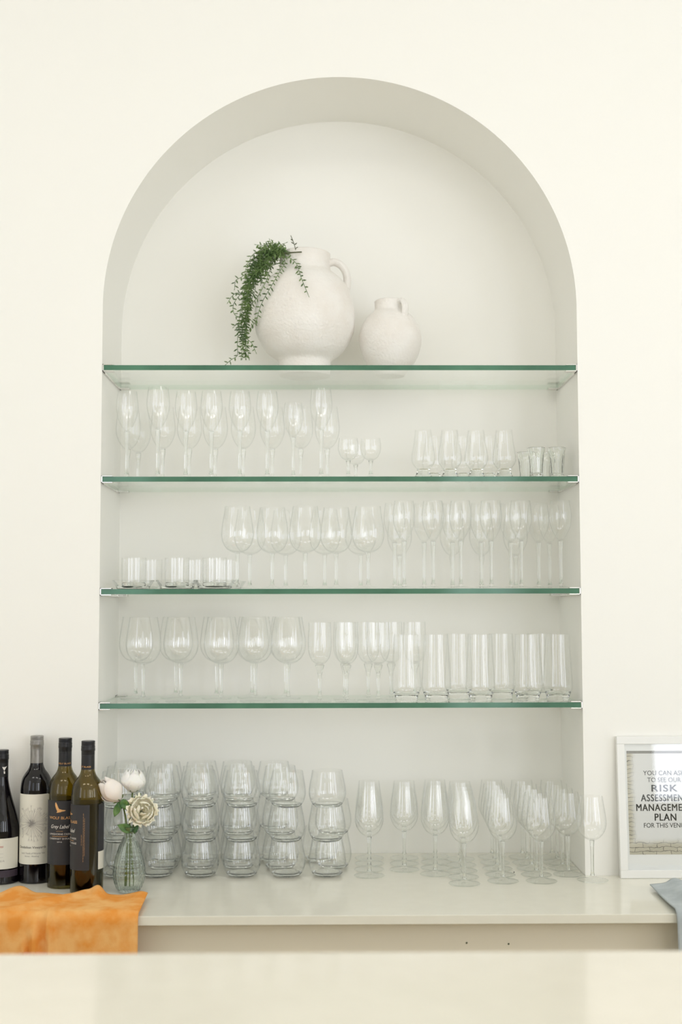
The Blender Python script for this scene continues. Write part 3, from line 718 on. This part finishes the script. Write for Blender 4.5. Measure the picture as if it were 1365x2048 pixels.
def petal(bm, a0, w0, R, h, close, curl, seedv, lift=0, ruff=0.0, ns=10, nt_=9):
    grid = []
    for i in range(nt_+1):
        tt = i/nt_; row_ = []
        wt = w0*(.35+.65*math.sin(PI*(.12+.62*tt)))
        rr = R*(.22+.78*math.sin(PI*min(1, .5*tt/.55)) if tt < .55 else 1-close*((tt-.55)/.45)**1.6)
        rr += curl*max(0, tt-.7)**2*11*R
        for j in range(ns+1):
            s = j/ns*2-1; nz = noise.noise(Vector((s*1.6+seedv, tt*2.2, seedv*1.7)))
            edge = max(abs(s), tt)**4
            r2 = rr*(1+.05*nz)+ruff*edge*noise.noise(Vector((s*3.5, tt*3, seedv)))*R - .04*R*s*s*(1-tt)
            if tt > .6: r2 += curl*R*.5*s*s*(tt-.6)
            z = h*(tt-.20*tt*tt*abs(s)**2.5)+lift+ruff*edge*.3*R*noise.noise(Vector((s*3+9, tt*3, seedv)))
            a = a0+s*wt; row_.append(bm.verts.new((r2*math.cos(a), r2*math.sin(a), z)))
        grid.append(row_)
    for i in range(nt_):
        for j in range(ns): bm.faces.new((grid[i][j], grid[i][j+1], grid[i+1][j+1], grid[i+1][j]))
def solid(o, th=.0006):
    md = o.modifiers.new('thickness', 'SOLIDIFY'); md.thickness = th; return o
def leaf_mesh(bm, base, tip, wd, n, up=Vector((0, -1, .3))):
    d = tip-base; L = d.length; d = d/L; s = d.cross(up).normalized(); nrm = s.cross(d); g = []
    for i in range(11):
        tt = i/10; w_ = wd*math.sin(PI*tt**.8)**.9 if 0 < tt < 1 else .0002
        g.append([bm.verts.new(base+d*L*tt+s*w_*k+nrm*(abs(k)*w_*.35-.12*L*tt*tt+.0012*math.sin(tt*9+k))) for k in (-1, -.5, 0, .5, 1)])
    for i in range(10):
        for k in range(4): bm.faces.new((g[i][k], g[i][k+1], g[i+1][k+1], g[i+1][k]))
    return bm
def rose(label, cpx, cpy, Y, axis, petals, m, stem_px, leaves, Ls):
    base = Vector((VX, VYf, CT))
    t = thing('rose', label, 'flower', (VX+random.uniform(-.004, .004), VYf, CT+.012), 0, 'roses in the bud vase')
    c = atY(cpx, cpy, Y); axis = Vector(axis).normalized()
    bm = bmesh.new()
    for P in petals: petal(bm, *P)
    R = axis.to_track_quat('Z', 'Y').to_matrix().to_4x4()
    bm.transform(Matrix.Translation(c-axis*Ls*.5-t.location)@R)
    bmesh.ops.recalc_face_normals(bm, faces=bm.faces)
    solid(link('bloom', bm, t, M[m]), .0008)
    pts = [p-t.location for p in spline(stem_px+[c-axis*Ls*.47], 6)]
    bm = bmesh.new(); tube(bm, pts, .0018, 8)
    # little hip and sepals where the bloom meets its stem
    e = c-axis*Ls*.47-t.location
    for k in range(5):
        a = 2*PI*k/5; v = R.to_3x3()@Vector((math.cos(a), math.sin(a), .35)); leafpod(bm, e, v, .017, .003)
    link('stem', bm, t, M['rose_stem'])
    for (b, tp, w_) in leaves:
        bm = leaf_mesh(bmesh.new(), b-t.location, tp-t.location, w_, 5)
        solid(link('leaf', bm, t, M['rose_leaf']), .0004)
FY = VYf
def fp(x, y, dy=0): return atY(x, y, FY+dy)
low = Vector((VX, FY, CT))
bud = [(1.0, 1.3, .0085, .056, .93, 0, .4), (4.1, 1.3, .0105, .057, .9, 0, .9), (0.3, .95, .0135, .058, .75, 0, 1.2), (2.4, 1.0, .0150, .060, .7, 0, 2.3), (4.5, 1.0, .0165, .061, .65, 0, 3.1),
       (1.3, 1.15, .0205, .063, .5, .02, 4.2), (3.4, 1.15, .0215, .062, .45, .02, 5.7), (5.5, 1.15, .0225, .061, .42, .03, 6.6),
       (4.0, 1.1, .0255, .057, .25, .06, 7.1), (.4, 1.1, .0260, .054, .22, .07, 8.8)]
rose('white rose bud leaning left towards the wine bottles', 222, 1581, FY-.005, (-.62, -.12, .72), bud, 'petal_pink',
     [low+Vector((-.008, .004, .012)), low+Vector((-.006, .002, .06)), fp(254, 1680), fp(252, 1640), fp(246, 1612)],
     [(fp(246, 1598, -.012), fp(252, 1620, -.016), .009), (fp(240, 1606, -.01), fp(228, 1634, -.014), .008), (fp(246, 1606, -.006), fp(232, 1616, -.01), .008)], .062)
up = [(k*2.1+.2, 1.15, .012+.0021*k, .052-.0004*k, .85-.06*k, .005*k, 11.3+k*1.37, 0, .03) for k in range(8)]
up += [(k*1.26+.5, .95, .0272, .047, .42, .02, 31.1+k*2.2, 0, .05) for k in range(5)]
rose('full white rose standing highest in the bud vase', 267, 1561, FY+.012, (.08, -.1, 1), up, 'petal',
     [low+Vector((.002, -.002, .012)), low+Vector((.001, 0, .07)), fp(259, 1675), fp(260, 1640), fp(263, 1612)],
     [(fp(262, 1625, -.006), fp(263, 1594, -.004), .008), (fp(268, 1604, .002), fp(282, 1587, .004), .006)], .052)
cr = [(k*2.3, .75, .006+.0022*k, .030-.0005*k, .45-.03*k, .04, 51.3+k*1.9, .008, .16) for k in range(9)]
cr += [(k*.9+.2, .62, .0265, .027, .12, .10, 71.1+k*2.6, .002, .20) for k in range(7)]+[(k*1.05, .5, .0290, .018, 0, .16, 91.1+k*2.6, 0, .34) for k in range(6)]
rose('ruffled cream rose hanging lowest at the right', 285, 1621, FY-.016, (.32, -.86, .18), cr, 'petal_cream',
     [low+Vector((.010, .002, .012)), low+Vector((.006, .002, .06)), fp(262, 1682), fp(266, 1655), fp(271, 1638, .004)],
     [(fp(266, 1662, -.006), fp(235, 1650, -.012), .010), (fp(268, 1668, -.004), fp(276, 1640, -.004), .006)], .034)

# ------------------------------------------------------------------ cloths over the worktop edge
def cloth(name, label, xl, xr, yb, hang, wrinkle, m, nu=110, nv=80):
    """xl/xr: left and right border for v in 0..1; yb(u): where the rear border lies; hang: length below the edge"""
    bm = bmesh.new(); g = []; R = .008; arc = R*PI/2
    for i in range(nu+1):
        u = i/nu; top = (TF-(-0))*-1; Y0 = yb(u); Ltop = Y0-(TF-.003+R); tot = Ltop+arc+hang(u); col_ = []
        for k in range(nv+1):
            v = k/nv; s = v*tot; x = xl(v)+(xr(v)-xl(v))*u; wz = wrinkle(u, v, x)
            if s < Ltop: p = (x, Y0-s, CT+.0035+wz)
            elif s < Ltop+arc:
                a = (s-Ltop)/R; n_ = (0, -math.sin(a), math.cos(a)); cc = (x, TF-.003+R, CT+.0035-R)
                p = (x, cc[1]+n_[1]*(R+wz), cc[2]+n_[2]*(R+wz))
            else: p = (x, TF-.0045-wz, CT+.0035-R-(s-Ltop-arc))
            col_.append(bm.verts.new(p))
        g.append(col_)
    for i in range(nu):
        for k in range(nv): bm.faces.new((g[i][k], g[i+1][k], g[i+1][k+1], g[i][k+1]))
    bmesh.ops.recalc_face_normals(bm, faces=bm.faces)
    o = link(name, bm, None, M[m]); solid(o, .0022).modifiers[0].offset = 1
    tag(o, label, 'towel'); return o
def sm(a, b, x): x = min(1, max(0, (x-a)/(b-a))); return x*x*(3-2*x)
xR = atZ(297, 1797, CT).x; xHang = X_at(277, TF, .86)
xLl = X_at(-150, TF, CT)
def gx(px): return X_at(px, -.25, CT)
def o_yb(u):
    x = xLl+(xR-xLl)*u
    def g(px, wd, a): return a*math.exp(-((x-gx(px))/wd)**2)
    return -.228+g(25, .03, .035)+g(95, .03, .012)+g(190, .018, .012)-.004*math.sin(x*60)
def o_wr(u, v, x):
    def fold(px, wd, a, t0, t1): return a*math.exp(-((x-gx(px)-.02*(v-.5))/wd)**2)*sm(t0, t0+.12, v)*(1-sm(t1-.12, t1, v))
    w_ = .0035*(1+noise.noise(Vector((x*14, v*3.2, 2.1))))+.0018*(1+noise.noise(Vector((x*34, v*7, 5.1))))
    w_ += fold(100, .008, .017, .42, 1.3)+fold(128, .006, .014, .35, 1.3)+fold(78, .006, .009, .5, 1.3)+fold(15, .012, .008, .4, 1.3)
    w_ += .016*math.exp(-((x-gx(192))/.014)**2-(v/.10)**2)+.012*math.exp(-((x-gx(25))/.030)**2-(v/.12)**2)+.006*math.exp(-((x-gx(280))/.02)**2-(v/.1)**2)
    w_ += .009*math.exp(-((x-gx(165)+(v*.30))/.02)**2)*(1-sm(.3, .55, v))
    return w_
cloth('towel', 'orange terry towel draped over the worktop edge in front of the bottles', lambda v: xLl, lambda v: xR+(xHang-xR)*sm(.02, .42, v), o_yb, lambda u: .22+.01*math.sin(u*9), o_wr, 'orange')
gl0 = atZ(1301, 1777, CT); gl1 = X_at(1352, TF, CT); gl2 = X_at(1356, TF, .86)
def g_yb(u): return gl0.y+(.03*u+.012*sm(.1, .3, u)+(-.008)*math.exp(-((u-.13)/.06)**2))
def g_xl(v):
    return gl0.x+(gl1-gl0.x)*sm(-.05, .50, v)**1.0+(gl2-gl1)*sm(.5, 1, v)
def g_wr(u, v, x): return .003*(1+noise.noise(Vector((x*18, v*4, 8.1))))+.012*math.exp(-((u-.22)/.09)**2)*(1-sm(.2, .6, v))+.004*(1+math.sin(u*22+v*2))*sm(.3, .7, v)
cloth('towel', 'grey blue cloth hanging over the worktop at the right picture edge', g_xl, lambda v: gl0.x+.26+.02*v, g_yb, lambda u: .24, g_wr, 'grey_cloth', 60, 60)

# ------------------------------------------------------------------ picture frame leaning on the wall
FW, FH, FT, FB = .2150, .305, .014, .0175
fb0 = atZ(1243, 1757.5, CT); LEAN = math.asin((-fb0.y-.0155)/.317)
fr = thing('picture_frame', 'white framed notice leaning against the wall beside the wine glasses', 'picture frame', (fb0.x+FW/2, fb0.y, CT+.0004))
fr.rotation_euler = (-LEAN, 0, 0)
H0 = .317
def fl(x, y, d=0): return (x, d, y)
bm = bmesh.new(); h = FW/2
box(bm, -h, h, 0, FT, 0, FB); box(bm, -h, h, 0, FT, H0-FB, H0); box(bm, -h, -h+FB, 0, FT, FB, H0-FB); box(bm, h-FB, h, 0, FT, FB, H0-FB)
bevel(link('border', bm, fr, M['frame'], False), .001)
bm = bmesh.new(); box(bm, -h+FB-.002, h-FB+.002, .0062, .0120, FB-.002, H0-FB+.002)
ps = link('paper', bm, fr, M['paper'], False)
bm = bmesh.new(); box(bm, -h+FB-.002, h-FB+.002, .0028, .0044, FB-.002, H0-FB+.002); link('glass', bm, fr, M['frame_glass'], False)
# printed picture: stone wall showing at the left and bottom, fading to pale grey
pm = mat('printed_picture', (.7, .7, .7), .7); nt = pm.node_tree; N = nt.nodes.new; Lk = nt.links.new
tc = N('ShaderNodeTexCoord'); sep = N('ShaderNodeSeparateXYZ'); Lk(tc.outputs['Object'], sep.inputs[0])
cmb = N('ShaderNodeCombineXYZ'); Lk(sep.outputs['X'], cmb.inputs[0]); Lk(sep.outputs['Z'], cmb.inputs[1])
nz = N('ShaderNodeTexNoise'); nz.inputs['Scale'].default_value = 60; Lk(cmb.outputs[0], nz.inputs['Vector'])
add = N('ShaderNodeVectorMath'); add.operation = 'MULTIPLY_ADD'; add.inputs[1].default_value = (.013, .010, 0); Lk(nz.outputs['Color'], add.inputs[0]); Lk(cmb.outputs[0], add.inputs[2])
br = N('ShaderNodeTexBrick'); br.inputs['Scale'].default_value = 1; br.inputs['Brick Width'].default_value = .032; br.inputs['Row Height'].default_value = .0092; br.inputs['Mortar Size'].default_value = .0008; br.inputs['Mortar Smooth'].default_value = .5
br.inputs['Color1'].default_value = (.50, .47, .38, 1); br.inputs['Color2'].default_value = (.60, .56, .46, 1); br.inputs['Mortar'].default_value = (.16, .15, .13, 1)
Lk(add.outputs[0], br.inputs['Vector'])
pw_, ph_ = .1690, .232; px0 = -pw_/2; pz0 = .0520
def rng(sock, a, b, inv=False):
    m_ = N('ShaderNodeMapRange'); m_.interpolation_type = 'SMOOTHSTEP'; m_.inputs['From Min'].default_value = a; m_.inputs['From Max'].default_value = b
    m_.inputs['To Min'].default_value = 1; m_.inputs['To Max'].default_value = 0; Lk(sock, m_.inputs['Value']); return m_.outputs[0]
n2 = N('ShaderNodeTexNoise'); n2.inputs['Scale'].default_value = 30; Lk(cmb.outputs[0], n2.inputs['Vector'])
dx_ = N('ShaderNodeMath'); dx_.operation = 'MULTIPLY_ADD'; dx_.inputs[1].default_value = .016; Lk(n2.outputs['Fac'], dx_.inputs[0]); Lk(sep.outputs['X'], dx_.inputs[2])
dz_ = N('ShaderNodeMath'); dz_.operation = 'MULTIPLY_ADD'; dz_.inputs[1].default_value = .016; Lk(n2.outputs['Fac'], dz_.inputs[0]); Lk(sep.outputs['Z'], dz_.inputs[2])
ml = rng(dx_.outputs[0], px0+.010, px0+.028); mb_ = rng(dz_.outputs[0], pz0+.026, pz0+.046)
mx = N('ShaderNodeMath'); mx.operation = 'MAXIMUM'; Lk(ml, mx.inputs[0]); Lk(mb_, mx.inputs[1])
mxc = N('ShaderNodeMix'); mxc.data_type = 'RGBA'; mxc.inputs[6].default_value = (.78, .775, .77, 1); Lk(mx.outputs[0], mxc.inputs[0]); Lk(br.outputs['Color'], mxc.inputs[7])
Lk(mxc.outputs[2], nt.nodes['Principled BSDF'].inputs['Base Color'])
bm = bmesh.new(); box(bm, px0, -px0, .0058, .0061, pz0, pz0+ph_); pic = link('print', bm, fr, pm, False)
FL = lambda x, y: (x, .0057, y)
def ty(py): return (1757.5-py)/(1757.5-1471)*H0
S_ = 1/880
link('lettering', mesh2d([text2d('YOU CAN ASK', width=84*S_, height=9.0*S_, cy_=ty(1546), bold=.004), text2d('TO SEE OUR', width=68*S_, height=9.0*S_, cy_=ty(1560), bold=.004),
                          text2d('FOR THIS VENUE', width=88*S_, height=9.2*S_, cy_=ty(1652), bold=.006)], FL), pic, M['grey_ink'])
link('lettering', mesh2d([text2d('RISK', width=52*S_, height=13.5*S_, cy_=ty(1577), bold=.022, spacing=1.12), text2d('ASSESSMENT', width=96*S_, height=13.5*S_, cy_=ty(1596.5), bold=.022, spacing=1.12),
                          text2d('MANAGEMENT', width=116*S_, height=13.5*S_, cy_=ty(1616), bold=.022, spacing=1.12), text2d('PLAN', width=43*S_, height=13.5*S_, cy_=ty(1635.5), bold=.022, spacing=1.12)], FL), pic, M['grey_ink'])
link('lettering_rule', mesh2d([([(px0, pz0+ph_-.006), (-px0, pz0+ph_-.006), (-px0, pz0+ph_), (px0, pz0+ph_)], [(0, 1, 2, 3)])], FL), pic, M['soft_ink']) 

# specks left on the worktop
for px, py, r, lb in ((1029, 1745, .0016, 'tiny dark crumb on the worktop between the wine glass feet'),):
    q = atZ(px, py, CT); bm = bmesh.new(); bmesh.ops.create_icosphere(bm, subdivisions=2, radius=r)
    for v in bm.verts: v.co *= 1+.3*noise.noise(v.co*900); v.co.z *= .6
    o = link('crumb', bm, None, M['dark']); o.location = (q.x, q.y, CT+r*.55); tag(o, lb, 'crumb')
